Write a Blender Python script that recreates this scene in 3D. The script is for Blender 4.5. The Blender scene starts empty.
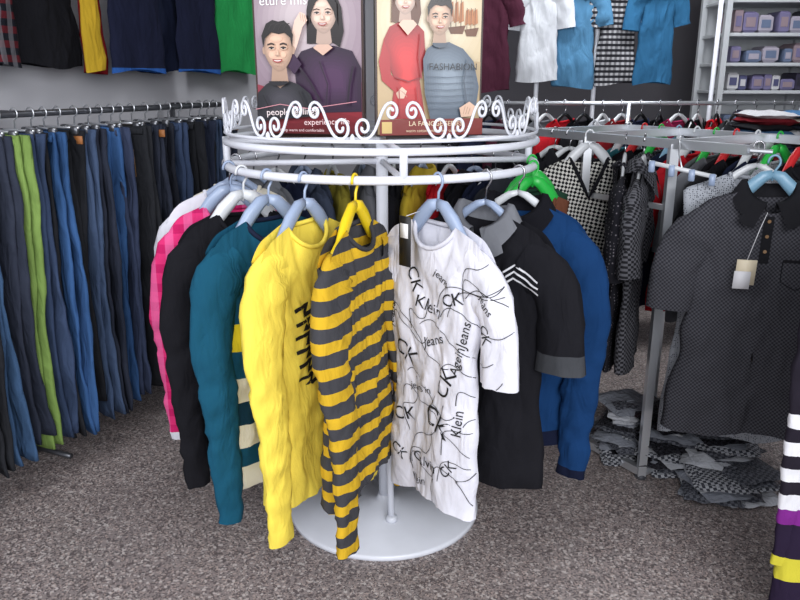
import bpy, math, random
from mathutils import Vector, Matrix, noise
from mathutils.bvhtree import BVHTree
random.seed(7)
S=bpy.context.scene
try: S.view_settings.view_transform='Standard'
except Exception: pass
def lin(c):
    o=[]
    for v in c[:3]:
        v=v/255.0
        o.append(v/12.92 if v<=0.04045 else ((v+0.055)/1.055)**2.4)
    return (o[0],o[1],o[2],1.0)
# ---------------------------------------------------------------- materials
_m={}
def base(name,rough=.6,metal=0,spec=.5):
    m=bpy.data.materials.new(name); m.use_nodes=True
    nt=m.node_tree; b=nt.nodes['Principled BSDF']
    b.inputs['Roughness'].default_value=rough; b.inputs['Metallic'].default_value=metal
    b.inputs['Specular IOR Level'].default_value=spec
    return m,nt,b
def mixn(nt,f,a,b):
    n=nt.nodes.new('ShaderNodeMix'); n.data_type='RGBA'
    for i,v in ((0,f),(6,a),(7,b)):
        if isinstance(v,bpy.types.NodeSocket): nt.links.new(v,n.inputs[i])
        else: n.inputs[i].default_value=v
    return n.outputs[2]
def mth(nt,op,a,b=0.0):
    n=nt.nodes.new('ShaderNodeMath'); n.operation=op
    for i,v in ((0,a),(1,b)):
        if isinstance(v,bpy.types.NodeSocket): nt.links.new(v,n.inputs[i])
        else: n.inputs[i].default_value=v
    return n.outputs[0]
def xyz(nt):
    t=nt.nodes.new('ShaderNodeTexCoord'); s=nt.nodes.new('ShaderNodeSeparateXYZ')
    nt.links.new(t.outputs['Object'],s.inputs[0]); return t.outputs['Object'],s.outputs
def plain(name,rgb,rough=.5,metal=0,spec=.5,crumple=0,rgb2=None):
    if name in _m: return _m[name]
    m,nt,b=base(name,rough,metal,spec); o,_=xyz(nt)
    n=nt.nodes.new('ShaderNodeTexNoise'); n.inputs['Scale'].default_value=12; nt.links.new(o,n.inputs['Vector'])
    c=lin(rgb); c2=tuple(x*.88 for x in c[:3])+(1,)
    col=mixn(nt,n.outputs[0],c,c2)
    if rgb2:
        ch=nt.nodes.new('ShaderNodeTexChecker'); ch.inputs['Scale'].default_value=80; nt.links.new(o,ch.inputs[0]); col=mixn(nt,ch.outputs[1],col,lin(rgb2))
    nt.links.new(col,b.inputs['Base Color'])
    if crumple:
        v=nt.nodes.new('ShaderNodeTexNoise'); v.inputs['Scale'].default_value=30; v.inputs['Detail'].default_value=3; v.inputs['Distortion'].default_value=1.0; nt.links.new(o,v.inputs['Vector'])
        bp=nt.nodes.new('ShaderNodeBump'); bp.inputs['Strength'].default_value=crumple; bp.inputs['Distance'].default_value=.02
        nt.links.new(v.outputs[0],bp.inputs['Height']); nt.links.new(bp.outputs[0],b.inputs['Normal'])
    _m[name]=m; return m
def finish_cloth(nt,b,col,o,bump=.25):
    n=nt.nodes.new('ShaderNodeTexNoise'); n.inputs['Scale'].default_value=9; n.inputs['Detail'].default_value=4
    nt.links.new(o,n.inputs['Vector'])
    f=mth(nt,'MULTIPLY_ADD',n.outputs[0],.35)
    f.node.inputs[2].default_value=.8
    mul=nt.nodes.new('ShaderNodeMix'); mul.data_type='RGBA'; mul.blend_type='MULTIPLY'; mul.inputs[0].default_value=1
    if isinstance(col,bpy.types.NodeSocket): nt.links.new(col,mul.inputs[6])
    else: mul.inputs[6].default_value=col
    cr=nt.nodes.new('ShaderNodeCombineColor')
    for i in range(3): nt.links.new(f,cr.inputs[i])
    nt.links.new(cr.outputs[0],mul.inputs[7]); nt.links.new(mul.outputs[2],b.inputs['Base Color'])
    w=nt.nodes.new('ShaderNodeTexNoise'); w.inputs['Scale'].default_value=420; nt.links.new(o,w.inputs['Vector'])
    # vertical drape creases: noise stretched along z
    mp=nt.nodes.new('ShaderNodeMapping'); mp.inputs['Scale'].default_value=(1,1,.38); nt.links.new(o,mp.inputs[0])
    w2=nt.nodes.new('ShaderNodeTexNoise'); w2.inputs['Scale'].default_value=17; w2.inputs['Detail'].default_value=2.5; w2.inputs['Distortion'].default_value=.9; nt.links.new(mp.outputs[0],w2.inputs['Vector'])
    h=mth(nt,'ADD',mth(nt,'MULTIPLY',w.outputs[0],.08),mth(nt,'MULTIPLY',w2.outputs[0],1.5))
    bp=nt.nodes.new('ShaderNodeBump'); bp.inputs['Strength'].default_value=min(1,bump*2.2); bp.inputs['Distance'].default_value=.014
    nt.links.new(h,bp.inputs['Height']); nt.links.new(bp.outputs[0],b.inputs['Normal'])
def cloth(name,rgb,bump=.25):
    if name in _m: return _m[name]
    m,nt,b=base(name,.9,0,.15); o,_=xyz(nt); finish_cloth(nt,b,lin(rgb),o,bump); _m[name]=m; return m
def stripes(name,c1,c2,period,frac=.5,axis=2,off=0,x2=None):
    if name in _m: return _m[name]
    m,nt,b=base(name,.9,0,.15); o,s=xyz(nt)
    v=mth(nt,'FRACT',mth(nt,'ADD',mth(nt,'MULTIPLY',s[axis],1/period),100+off))
    g=mth(nt,'GREATER_THAN',v,frac); col=mixn(nt,g,lin(c1),lin(c2))
    if x2:
        v2=mth(nt,'FRACT',mth(nt,'ADD',mth(nt,'MULTIPLY',s[0],1/period),100))
        g2=mth(nt,'GREATER_THAN',v2,frac); col=mixn(nt,mth(nt,'MULTIPLY',g2,.6),col,lin(x2))
    finish_cloth(nt,b,col,o); _m[name]=m; return m
def bands(name,stops,z0,z1):
    if name in _m: return _m[name]
    m,nt,b=base(name,.9,0,.15); o,s=xyz(nt)
    mr=nt.nodes.new('ShaderNodeMapRange'); mr.inputs[1].default_value=z0; mr.inputs[2].default_value=z1
    nt.links.new(s[2],mr.inputs[0])
    r=nt.nodes.new('ShaderNodeValToRGB'); r.color_ramp.interpolation='CONSTANT'
    e=r.color_ramp.elements; 
    for i,(p,c) in enumerate(stops):
        q=(p-z0)/(z1-z0)
        if i<2: e[i].position=q; e[i].color=lin(c)
        else:
            k=e.new(q); k.color=lin(c)
    nt.links.new(mr.outputs[0],r.inputs[0]); finish_cloth(nt,b,r.outputs[0],o); _m[name]=m; return m
def checker(name,c1,c2,scale,rot=0):
    if name in _m: return _m[name]
    m,nt,b=base(name,.9,0,.15); o,s=xyz(nt)
    mp=nt.nodes.new('ShaderNodeMapping'); mp.inputs['Rotation'].default_value=(0,rot,0); nt.links.new(o,mp.inputs[0])
    mp.inputs['Scale'].default_value=(1,0,1); mp.inputs['Location'].default_value=(0,.001,0)
    ch=nt.nodes.new('ShaderNodeTexChecker'); ch.inputs['Scale'].default_value=scale; nt.links.new(mp.outputs[0],ch.inputs[0])
    finish_cloth(nt,b,mixn(nt,ch.outputs[1],lin(c1),lin(c2)),o,.2); _m[name]=m; return m
def dots(name,c1,c2,scale,thr=.35):
    if name in _m: return _m[name]
    m,nt,b=base(name,.9,0,.15); o,s=xyz(nt)
    v=nt.nodes.new('ShaderNodeTexVoronoi'); v.inputs['Scale'].default_value=scale; v.inputs['Randomness'].default_value=.5
    nt.links.new(o,v.inputs['Vector'])
    finish_cloth(nt,b,mixn(nt,mth(nt,'LESS_THAN',v.outputs['Distance'],thr),lin(c1),lin(c2)),o,.12); _m[name]=m; return m
def denim(name,rgb):
    if name in _m: return _m[name]
    m,nt,b=base(name,.9,0,.15); o,s=xyz(nt)
    n=nt.nodes.new('ShaderNodeTexNoise'); n.inputs['Scale'].default_value=3.5; n.inputs['Detail'].default_value=6; nt.links.new(o,n.inputs['Vector'])
    c=lin(rgb); d=tuple(x*.45 for x in c[:3])+(1,); l=tuple(min(1,x*1.7+.02) for x in c[:3])+(1,)
    finish_cloth(nt,b,mixn(nt,n.outputs[0],d,l),o,.4); _m[name]=m; return m
# ---------------------------------------------------------------- mesh builder
class B:
    def __init__(s): s.v=[];s.f=[];s.mi=[];s.mats=[]
    def mid(s,m):
        if m not in s.mats: s.mats.append(m)
        return s.mats.index(m)
    def add(s,v,f,m):
        o=len(s.v); s.v+= [tuple(p) for p in v]; k=s.mid(m)
        for q in f: s.f.append(tuple(i+o for i in q)); s.mi.append(k)
    def tube(s,pts,r,m,seg=8,closed=False,flat=1.0):
        pts=[Vector(p) for p in pts]; n=len(pts); vs=[];fs=[]; prev=None
        for i,p in enumerate(pts):
            if closed: t=pts[(i+1)%n]-pts[i-1]
            else: t=pts[min(i+1,n-1)]-pts[max(i-1,0)]
            if t.length<1e-9: t=Vector((0,0,1))
            t.normalize()
            if prev is None:
                a=Vector((0,1,0)) if abs(t.y)<.9 else Vector((1,0,0))
            else: a=prev
            a=a-t*a.dot(t)
            if a.length<1e-6: a=t.orthogonal()
            a.normalize(); b=t.cross(a); prev=a
            rr=r[i] if isinstance(r,(list,tuple)) else r
            for k in range(seg):
                th=2*math.pi*(k+.5)/seg
                vs.append(p+a*(rr*math.cos(th)*flat)+b*(rr*math.sin(th)))
        for i in range(n if closed else n-1):
            j=(i+1)%n
            for k in range(seg):
                k2=(k+1)%seg; fs.append((i*seg+k,i*seg+k2,j*seg+k2,j*seg+k))
        if not closed:
            fs.append(tuple(range(seg))[::-1]); fs.append(tuple((n-1)*seg+k for k in range(seg)))
        s.add(vs,fs,m)
    def box(s,c,d,m,rz=0,rx=0):
        c=Vector(c); R=Matrix.Rotation(rz,3,'Z')@Matrix.Rotation(rx,3,'X'); bv=min(d)*.18
        vs=[]; x,y,z=[k/2 for k in d]
        for (zz,ins) in ((-z,bv),(-z+bv,0),(z-bv,0),(z,bv)):
            for (sx,sy) in ((-1,-1),(1,-1),(1,1),(-1,1)):
                vs.append(c+R@Vector((sx*(x-ins),sy*(y-ins),zz)))
        fs=[(3,2,1,0),(12,13,14,15)]
        for l in range(3):
            for k in range(4):
                a=l*4+k;b=l*4+(k+1)%4; fs.append((a,b,b+4,a+4))
        s.add(vs,fs,m)
    def pillow(s,c,d,m,rz=0,seed=0,wv=.006):
        n=11; vs=[];fs=[]; R=Matrix.Rotation(rz,3,'Z'); c=Vector(c)
        for sd in (1,-1):
            for j in range(n):
                for i in range(n):
                    u=-1+2*i/(n-1); v=-1+2*j/(n-1); e=((1-abs(u)**5)*(1-abs(v)**5))**.5
                    z=sd*d[2]/2*e+wv*noise.noise(Vector((u*2.6+seed,v*2.6,seed*1.7)))
                    ex=1+.06*noise.noise(Vector((u*2+seed,v*2,9+seed)))
                    vs.append(c+R@Vector((u*d[0]/2*ex,v*d[1]/2*ex,z)))
        for sdi in (0,1):
            o=sdi*n*n
            for j in range(n-1):
                for i in range(n-1):
                    q=(o+j*n+i,o+j*n+i+1,o+(j+1)*n+i+1,o+(j+1)*n+i); fs.append(q if sdi==0 else q[::-1])
        s.add(vs,fs,m)
    def lathe(s,c,prof,m,seg=64):
        vs=[];fs=[];n=len(prof)
        for i,(r,z) in enumerate(prof):
            for k in range(seg):
                a=2*math.pi*k/seg; vs.append((c[0]+r*math.cos(a),c[1]+r*math.sin(a),c[2]+z))
        for i in range(n-1):
            for k in range(seg):
                k2=(k+1)%seg; fs.append((i*seg+k,i*seg+k2,(i+1)*seg+k2,(i+1)*seg+k))
        fs.append(tuple(range(seg))[::-1]); fs.append(tuple((n-1)*seg+k for k in range(seg)))
        s.add(vs,fs,m)
    def obj(s,name,loc=(0,0,0),yaw=0,smooth=True,parent=None):
        me=bpy.data.meshes.new(name); me.from_pydata(s.v,[],s.f)
        for m in s.mats: me.materials.append(m)
        for p,k in zip(me.polygons,s.mi): p.material_index=k; p.use_smooth=smooth
        me.update(); o=bpy.data.objects.new(name,me); S.collection.objects.link(o)
        o.location=loc; o.rotation_euler=(0,0,yaw)
        if parent: o.parent=parent
        return o
def flatobj(o,ang=35):
    for p in o.data.polygons: p.use_smooth=True
    try: o.data.set_sharp_from_angle(angle=math.radians(ang))
    except Exception: pass
# ---------------------------------------------------------------- garment
HM={}
def text_mesh(txt,size):
    cu=bpy.data.curves.new('t','FONT'); cu.body=txt; cu.size=size; cu.align_x='CENTER'; cu.resolution_u=3
    ob=bpy.data.objects.new('t',cu); S.collection.objects.link(ob)
    dg=bpy.context.evaluated_depsgraph_get(); me=bpy.data.meshes.new_from_object(ob.evaluated_get(dg))
    v=[(p.co.x,p.co.y) for p in me.vertices]; f=[tuple(q.vertices) for q in me.polygons]
    bpy.data.objects.remove(ob); bpy.data.curves.remove(cu); bpy.data.meshes.remove(me)
    return v,f
def stroke(pts,w):
    v=[];f=[];n=len(pts)
    for i in range(n):
        a=pts[max(i-1,0)]; b=pts[min(i+1,n-1)]; dx,dy=b[0]-a[0],b[1]-a[1]; l=math.hypot(dx,dy) or 1
        nx,ny=-dy/l*w/2,dx/l*w/2; v+=[(pts[i][0]+nx,pts[i][1]+ny),(pts[i][0]-nx,pts[i][1]-ny)]
    for i in range(n-1): f.append((2*i,2*i+1,2*i+3,2*i+2))
    return v,f
def dense(pts,step=.012):
    o=[]
    for a,b in zip(pts[:-1],pts[1:]):
        n=max(1,int(math.hypot(b[0]-a[0],b[1]-a[1])/step))
        for k in range(n): o.append((a[0]+(b[0]-a[0])*k/n,a[1]+(b[1]-a[1])*k/n))
    o.append(pts[-1]); return o
class Decals:
    def __init__(s,g):
        s.g=g; s.bvh=BVHTree.FromPolygons([v.co for v in g.data.vertices],[tuple(p.vertices) for p in g.data.polygons]); s.b=B()
    def put(s,vf,mat,off=(0,0),rot=0,eps=.003):
        v,f=vf; c,sn=math.cos(rot),math.sin(rot); o=[];ok=[]
        for x,z in v:
            X=off[0]+x*c-z*sn; Z=off[1]+x*sn+z*c
            h=s.bvh.ray_cast(Vector((X,-1,Z)),Vector((0,1,0)))
            if h[0] is None: ok.append(False); o.append((X,0,Z))
            else: ok.append(True); o.append((X,h[0].y-eps,Z))
        ff=[q for q in f if all(ok[i] for i in q) and max(o[i][1] for i in q)-min(o[i][1] for i in q)<.03]
        s.b.add(o,ff,mat)
    def done(s,name='print'):
        return s.b.obj(name,parent=s.g,smooth=False)
def hanger(g,W,mat,zt,slope,big=False):
    b=B()
    metal=plain('hanger_hook_steel',(190,190,195),.25,1)
    hp=[(.018*math.cos(math.radians(a)),0,-.016+.022*math.sin(math.radians(a))) for a in range(190,-60,-18)]
    hp+=[(.004,0,-.045),(0,0,zt+.03)]
    b.tube(hp,.0038 if big else .003,mat if big else metal,6)
    r=.017 if big else .010; up=.02 if big else 0
    for sg in (-1,1):
        arm=[(0,0,zt+.032+up),(sg*.025,0,zt+.024+up),(sg*.06,0,zt+.0+up*.5),(sg*.10,0,zt-slope*.03-.028),(sg*(W*.65),0,zt-slope*(W*.65-.07)-.032),(sg*(W-.06),0,zt-slope*(W-.13)-.044)]
        b.tube(arm,[r*.8,r*1.15,r*1.3,r*1.1,r*.9,r*.7],mat,8,flat=.6)
    return b.obj('hanger',parent=g)
def garment(name,loc,yaw,body,sleeve=None,collar=None,hmat=None,W=.22,hem=-.9,sl=-1.0,short=False,kind='crew',
            seed=0,nw=.08,zt=-.105,amp=.012,cuff=None,hemmat=None,thick=.045,sw=(0,0),splay=0.03,nosleeve=False,big=False,flare=0.0,sr=1.0,hi=False,cr=3):
    rnd=random.Random(seed); sleeve=sleeve or body; collar=collar or body
    b=B(); N=44 if hi else 26; t0=.04; slope=.42 if not short else .38
    zs=zt-slope*(W-nw)
    ph=[rnd.uniform(0,6.28) for _ in range(6)]; k1=rnd.uniform(12,18); k2=rnd.uniform(24,34)
    fd=.07 if kind!='v' else .16
    nr=40 if hi else 18
    rows=[0]+[ (i/(nr-1))**1.25 for i in range(1,nr)]
    vs=[];n=2*N
    def P(x,side,v):
        q=max(0,1-(x/nw)**2)**.5
        if kind=='v': dip=(fd*max(0,1-abs(x)/nw)) if side<0 else .015*q
        else: dip=(fd if side<0 else .018)*q
        top=zt-slope*max(0,abs(x)-nw)-dip
        if not nosleeve: top-=.045*max(0,(abs(x)/W-.72)/.28)**2
        tn=max(.017,t0*q)
        ww=W*(1-.13*math.sin(math.pi*min(1,v*1.2)))+flare*v
        th=thick*(.75+.3*v); m=min(1,v/.2); m=m*m*(3-2*m)
        xx=x/W*ww
        pr=max(0,1-abs(x/W)**3)**.5
        y=side*((1-m)*tn+m*th*pr)
        rip=math.sin(k1*x+ph[0]+1.2*v)+.55*math.sin(k2*x+ph[1]-1.5*v)
        rip2=math.sin(k1*1.2*x+ph[2]-v)+.6*math.sin(k2*.9*x+ph[3]+v)
        y+=amp*(v**.8)*(rip if side<0 else rip2)*pr
        nz=noise.noise(Vector((x*9+seed*3.1,side*4.0,(1-v)*3.6+seed)))
        nr_=1-abs(noise.noise(Vector((x*12+seed*1.7+v*3,side*7.0,v*5+seed*.7))))*2
        nr2=1-abs(noise.noise(Vector((x*22-v*7+seed,side*3.0,v*7+seed*1.3))))*2.4
        y+=side*(nz*.018+max(0,nr_)**2*.011+max(0,nr2)**3*.006-.006)*m*pr
        xx+=.006*noise.noise(Vector((seed,v*7,(1 if x>0 else -1))))*m*3
        z=top+(hem-top)*v
        if v>.8: z+=.012*math.sin(k1*x+ph[0])*(v-.8)*5*(1 if side<0 else .5)
        return (xx,y+sw[0]*v,z)
    for v in rows:
        for i in range(N): vs.append(P(-W+2*W*i/N,-1,v))
        for i in range(N): vs.append(P(W-2*W*i/N,1,v))
    fs=[];fm=[]
    for j in range(len(rows)-1):
        for i in range(n):
            i2=(i+1)%n; (fm if (hemmat and rows[j]>=.93) else fs).append((j*n+i,j*n+i2,(j+1)*n+i2,(j+1)*n+i))
    b.add(vs,fs,body)
    if fm: b.add(vs,fm,hemmat)
    if not nosleeve:
        for sg in (-1,1):
            sy=rnd.uniform(-.008,.008)+sw[1]; e=sl+rnd.uniform(-.02,.02)
            if short:
                ctrl=[(W-.095,zs-.062,.070),(W-.06,zs-.078,.078),(W-.025,zs-.105,.082),(W+.005,zs-.145,.08),(W+.025,zs-.20,.077),(W+.032,zs-.25,.076),(W+.038,e,.077)]
            else:
                ctrl=[(W-.095,zs-.056,.064),(W-.065,zs-.073,.070),(W-.035,zs-.10,.070),(W-.014,zs-.145,.065),(W-.004,zs-.20,.060),(W+splay*.4,zs-.28,.056)]
                K=16
                for k in range(1,K+1):
                    t=k/K; ctrl.append((W+splay*.4+rnd.uniform(-.004,.004)-.014*t,zs-.28+(e-zs+.28)*t,.054-.019*t+rnd.uniform(-.003,.003)))
            L=len(ctrl); P3=[Vector((sg*x,sy*min(1,(i/L)*2.2)*1.0 if not short else sy*i/L,z)) for i,(x,z,_) in enumerate(ctrl)]
            PP=[];RR=[]
            for i in range(L-1):
                for q in (0,.5): PP.append(P3[i].lerp(P3[i+1],q)); RR.append(ctrl[i][2]*(1-q)+ctrl[i+1][2]*q)
            PP.append(P3[-1]); RR.append(ctrl[-1][2]); L=len(PP)
            seg=22; vv=[]
            for i,p in enumerate(PP):
                t=(PP[min(i+2,L-1)]-PP[max(i-2,0)]).normalized(); a=Vector((0,1,0)); a=(a-t*a.dot(t)).normalized(); c=t.cross(a)
                for k in range(seg):
                    th=2*math.pi*k/seg; rr=RR[i]*(1+(sr-1)*min(1,i/8))
                    wr=noise.noise(Vector((math.cos(th)*1.3+seed*2,math.sin(th)*1.3+sg*5,i*.38)))*.22+max(0,1-2.2*abs(noise.noise(Vector((math.cos(th)+seed,sg*3,i*.55+math.sin(th)*1.2)))))*.16
                    fl=.34+.06*min(1,i/4)
                    vv.append(p+a*(rr*(fl+wr)*math.cos(th))+c*(rr*(1+wr*.35)*math.sin(th)))
            f1=[];f2=[]
            for i in range(L-1):
                for k in range(seg):
                    k2=(k+1)%seg; q=(i*seg+k,i*seg+k2,(i+1)*seg+k2,(i+1)*seg+k)
                    (f2 if (cuff and i>=L-cr) else f1).append(q)
            b.add(vv,f1,sleeve)
            if f2: b.add(vv,f2,cuff)
    if kind in('crew','v'):
        pts=[]
        for i in range(28):
            a=2*math.pi*i/28; s_=math.sin(a); x=nw*math.cos(a)
            dz=(fd*(1-abs(x)/nw) if kind=='v' else fd*abs(s_)) if s_<0 else .018*abs(s_)
            pts.append((x,t0*s_,zt+.003-dz))
        b.tube(pts,.007,collar,6,closed=True)
    elif kind=='polo':
        M=30; vv=[];ff=[]
        for i in range(M):
            a=math.radians(-80+340*i/(M-1)); fr=max(0,-math.sin(a)); s_=math.sin(a)
            zb=zt-(.05 if s_<0 else .018)*abs(s_)
            vv+=[(nw*.92*math.cos(a),t0*.9*s_,zb-.01),(nw*.9*math.cos(a),t0*s_,zb+.035-.02*fr),(nw*1.12*math.cos(a),t0*1.25*s_-.004*fr,zb+.032-.02*fr),
                 (nw*(1.45+.1*fr)*math.cos(a)+(.03*math.copysign(1,math.cos(a)) if fr>.8 else 0),t0*1.55*s_-.012*fr,zb-.012-.055*fr**2)]
        for i in range(M-1):
            for k in range(3): ff.append((i*4+k,(i+1)*4+k,(i+1)*4+k+1,i*4+k+1))
        b.add(vv,ff,collar)
    o=b.obj(name,loc,yaw)
    hanger(o,W,hmat or HM['bluegrey'],zt,slope,big)
    return o
HM['bluegrey']=plain('hanger_plastic_bluegrey',(156,172,200),.3)
HM['white']=plain('hanger_plastic_white',(215,218,222),.3)
HM['yellow']=plain('hanger_plastic_yellow',(238,205,30),.35)
HM['green']=plain('hanger_plastic_green',(40,180,70),.35)
HM['red']=plain('hanger_plastic_red',(205,40,45),.35)
HM['blue']=plain('hanger_plastic_blue',(120,160,185),.35)
HM['black']=plain('hanger_plastic_black',(25,25,28),.35)
# ---------------------------------------------------------------- room
def floor_mat():
    m,nt,b=base('floor_terrazzo',.42,0,.4); o,_=xyz(nt)
    def vor(sc):
        v=nt.nodes.new('ShaderNodeTexVoronoi'); v.inputs['Scale'].default_value=sc; nt.links.new(o,v.inputs['Vector'])
        sp=nt.nodes.new('ShaderNodeSeparateColor'); nt.links.new(v.outputs['Color'],sp.inputs[0]); return sp.outputs
    a=vor(125); c=vor(210)
    col=mixn(nt,mth(nt,'GREATER_THAN',a[0],.80),lin((150,140,138)),lin((210,202,198)))
    col=mixn(nt,mth(nt,'GREATER_THAN',a[1],.76),col,lin((96,86,86)))
    col=mixn(nt,mth(nt,'GREATER_THAN',c[2],.82),col,lin((192,174,166)))
    col=mixn(nt,mth(nt,'GREATER_THAN',c[0],.86),col,lin((84,78,80)))
    n=nt.nodes.new('ShaderNodeTexNoise'); n.inputs['Scale'].default_value=1.3; n.inputs['Detail'].default_value=5; nt.links.new(o,n.inputs['Vector'])
    col=mixn(nt,mth(nt,'MULTIPLY',n.outputs[0],.35),col,lin((126,116,116)))
    nt.links.new(col,b.inputs['Base Color']); return m
def wall_mat(name,rgb):
    m,nt,b=base(name,.85,0,.2); o,_=xyz(nt)
    n=nt.nodes.new('ShaderNodeTexNoise'); n.inputs['Scale'].default_value=2; n.inputs['Detail'].default_value=6; nt.links.new(o,n.inputs['Vector'])
    c=lin(rgb); nt.links.new(mixn(nt,n.outputs[0],c,tuple(x*.8 for x in c[:3])+(1,)),b.inputs['Base Color']); return m
def slab(name,c,d,m,rz=0):
    b=B(); x,y,z=[k/2 for k in d]; vs=[(i*x,j*y,k*z) for k in(-1,1) for j in(-1,1) for i in(-1,1)]
    b.add(vs,[(0,2,3,1),(4,5,7,6),(0,1,5,4),(2,6,7,3),(0,4,6,2),(1,3,7,5)],m); return b.obj(name,c,rz,smooth=False)
slab('floor',(0,2.5,-.05),(9,9,.1),floor_mat())
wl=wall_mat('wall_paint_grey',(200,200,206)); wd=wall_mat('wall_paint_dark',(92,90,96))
wdir=Vector((.406,.914,0)); wnrm=Vector((.914,-.406,0)); W0=Vector((-1.84,2.48,0))
wa=math.atan2(.914,.406)
c=W0+wdir*1.2-wnrm*.05
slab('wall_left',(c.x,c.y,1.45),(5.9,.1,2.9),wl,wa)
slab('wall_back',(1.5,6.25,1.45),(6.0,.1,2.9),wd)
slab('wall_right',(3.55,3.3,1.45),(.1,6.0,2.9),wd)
slab('ceiling',(.5,3.4,2.95),(7.5,6.2,.1),wall_mat('ceiling_paint',(170,170,170)))
# ---------------------------------------------------------------- main round rack
CX,CY=-.06,2.51; R=.5
wm=plain('rack_white_enamel',(232,235,244),.3)
b=B()
b.lathe((CX,CY,0),[(.345,0),(.352,.004),(.352,.016),(.346,.022),(.06,.024),(.055,.03),(.03,.034),(.024,.05),(.022,.052)],wm)
b.tube([(CX,CY,.02),(CX,CY,1.37)],.02,wm,16)
def ringpts(r,z,n=96): return [(CX+r*math.cos(2*math.pi*i/n),CY+r*math.sin(2*math.pi*i/n),z) for i in range(n)]
b.tube(ringpts(R,1.29),.0125,wm,10,closed=True)
b.tube(ringpts(R,1.365),.011,wm,10,closed=True)
b.tube(ringpts(R,1.392),.005,wm,8,closed=True)
for k in range(4):
    a=math.radians(30+90*k+68); ca,sa=math.cos(a),math.sin(a)
    b.tube([(CX,CY,1.29),(CX+R*ca,CY+R*sa,1.29)],.010,wm,8)
    b.tube([(CX,CY,1.36),(CX+R*ca,CY+R*sa,1.36)],.010,wm,8)
    b.tube([(CX+R*ca,CY+R*sa,1.28),(CX+R*ca,CY+R*sa,1.375)],.012,wm,8)
b.tube([(CX+.0,CY-.02,.62),(CX+.02,CY-.10,.3),(CX+.03,CY-.14,.02)],.012,wm,10)
b.lathe((CX+.03,CY-.14,.022),[(.02,0),(.02,.02),(.013,.024)],wm,16)
def scroll():
    p=[]
    for i in range(26):
        t=i/25; ph=math.radians(-90-470*(1-t)); r=.005+.025*t; p.append((-.045+r*math.cos(ph),.036+r*math.sin(ph)))
    p0=Vector((-.045,.006)); p1=Vector((.048,.1)); m0=Vector((.16,0)); m1=Vector((.13,0))
    for i in range(1,12):
        t=i/12; h=(2*t**3-3*t*t+1)*p0+(t**3-2*t*t+t)*m0+(-2*t**3+3*t*t)*p1+(t**3-t*t)*m1; p.append((h.x,h.y))
    for i in range(24):
        t=i/23; ph=math.radians(90-440*t); r=.023-.018*t; p.append((.048+r*math.cos(ph),.077+r*math.sin(ph)))
    return p
sc=scroll(); NM=24; wid=2*math.pi/NM
for k in range(NM):
    mir=-1 if k%2 else 1
    b.tube([(CX+R*math.sin(k*wid+mir*x/.084*wid/2),CY-R*math.cos(k*wid+mir*x/.084*wid/2),1.392+z*1.0) for x,z in sc],.0042,wm,6)
    aa=k*wid+wid/2
    if k%2: b.lathe((CX+R*math.sin(aa),CY-R*math.cos(aa),1.392),[(.004,0),(.007,.006),(.006,.014),(.001,.02)],wm,8)
rack=b.obj('round_clothing_rack')
# ---------------------------------------------------------------- garments on ring
def ring_g(name,alpha,tw,body,right=False,**k):
    a=math.radians(alpha); x=CX-R*math.sin(a); y=CY-R*math.cos(a)
    d=math.radians(alpha+tw); nx,ny=-math.sin(d),-math.cos(d)
    if not right: nx,ny=-nx,-ny
    return garment(name,(x,y,1.302),math.atan2(ny,nx),body,**k)
yel=cloth('yellow_knit',(244,220,88)); blk=cloth('black_knit',(24,24,29)); 
teal=bands('teal_block_knit',[(-1.2,(232,226,205)),(-.86,(22,76,100)),(-.80,(236,228,205)),(-.73,(22,56,74)),(-.66,(236,228,205)),(-.585,(22,76,100)),(-.50,(224,200,40)),(-.42,(22,76,100))],-1.2,0)
tealp=cloth('teal_knit',(22,78,102)); navy=cloth('navy_cloth',(28,34,56))
pink=stripes('pink_check_cloth',(222,52,118),(196,34,100),.06,.55,2,0,(232,110,165))
stri=stripes('yellow_grey_stripe',(208,168,42),(66,66,70),.066,.45,2,.2)
whit=cloth('white_cotton',(220,220,230),.3); blue=cloth('petrol_blue_cloth',(18,54,98)); grey=cloth('grey_rib',(110,112,118))
cream=cloth('cream_cotton',(222,216,200)); red=cloth('red_cotton',(188,28,40)); brown=cloth('brown_cloth',(96,58,42)); olive=cloth('olive_cloth',(140,130,50))
ink=plain('black_ink',(15,15,20),.7); wht=plain('white_trim',(225,225,230),.6)
ZT=-.128
e=ring_g('striped_long_sleeve_shirt',7,15,stri,hmat=HM['yellow'],W=.205,hem=-.90,sl=-.99,seed=1,big=True,collar=cloth('charcoal_rib',(60,60,64)),hi=True,amp=.008,zt=ZT,sw=(0,-.05),sr=1.3)
d=ring_g('yellow_sweater',24,10,yel,hmat=HM['bluegrey'],W=.205,hem=-.93,sl=-1.02,seed=2,big=True,hi=True,amp=.009,zt=ZT,sw=(0,-.05),sr=1.15)
D=Decals(d)
for k in range(6):
    z=-.36-k*.04; D.put(stroke(dense([(-.10,z),(-.045,z+.012),(-.07,z-.018),(-.0,z-.004)]),.011),ink)
D.done('zigzag_print')
c_=ring_g('teal_color_block_sweater',39,10,teal,hmat=HM['bluegrey'],sleeve=tealp,collar=navy,W=.205,hem=-.93,sl=-1.0,seed=3,big=True,hi=True,zt=ZT,sw=(0,-.04),sr=1.1)
D=Decals(c_)
circ=[(.028*math.cos(i*.42),.028*math.sin(i*.42)) for i in range(16)]; D.put(stroke(circ,.007),cloth('olive_print',(120,130,40)),(-.05,-.62)); D.done('emblem')
b_=ring_g('black_sweater',54,9,blk,hmat=HM['white'],W=.205,hem=-.88,sl=-.96,seed=4,big=True,hi=True,zt=ZT,sw=(0,-.04))
a_=ring_g('pink_plaid_shirt',69,8,pink,hmat=HM['bluegrey'],W=.205,hem=-.88,sl=-.90,seed=5,big=True,cuff=whit,hi=True,zt=ZT,sw=(0,-.03))
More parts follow.
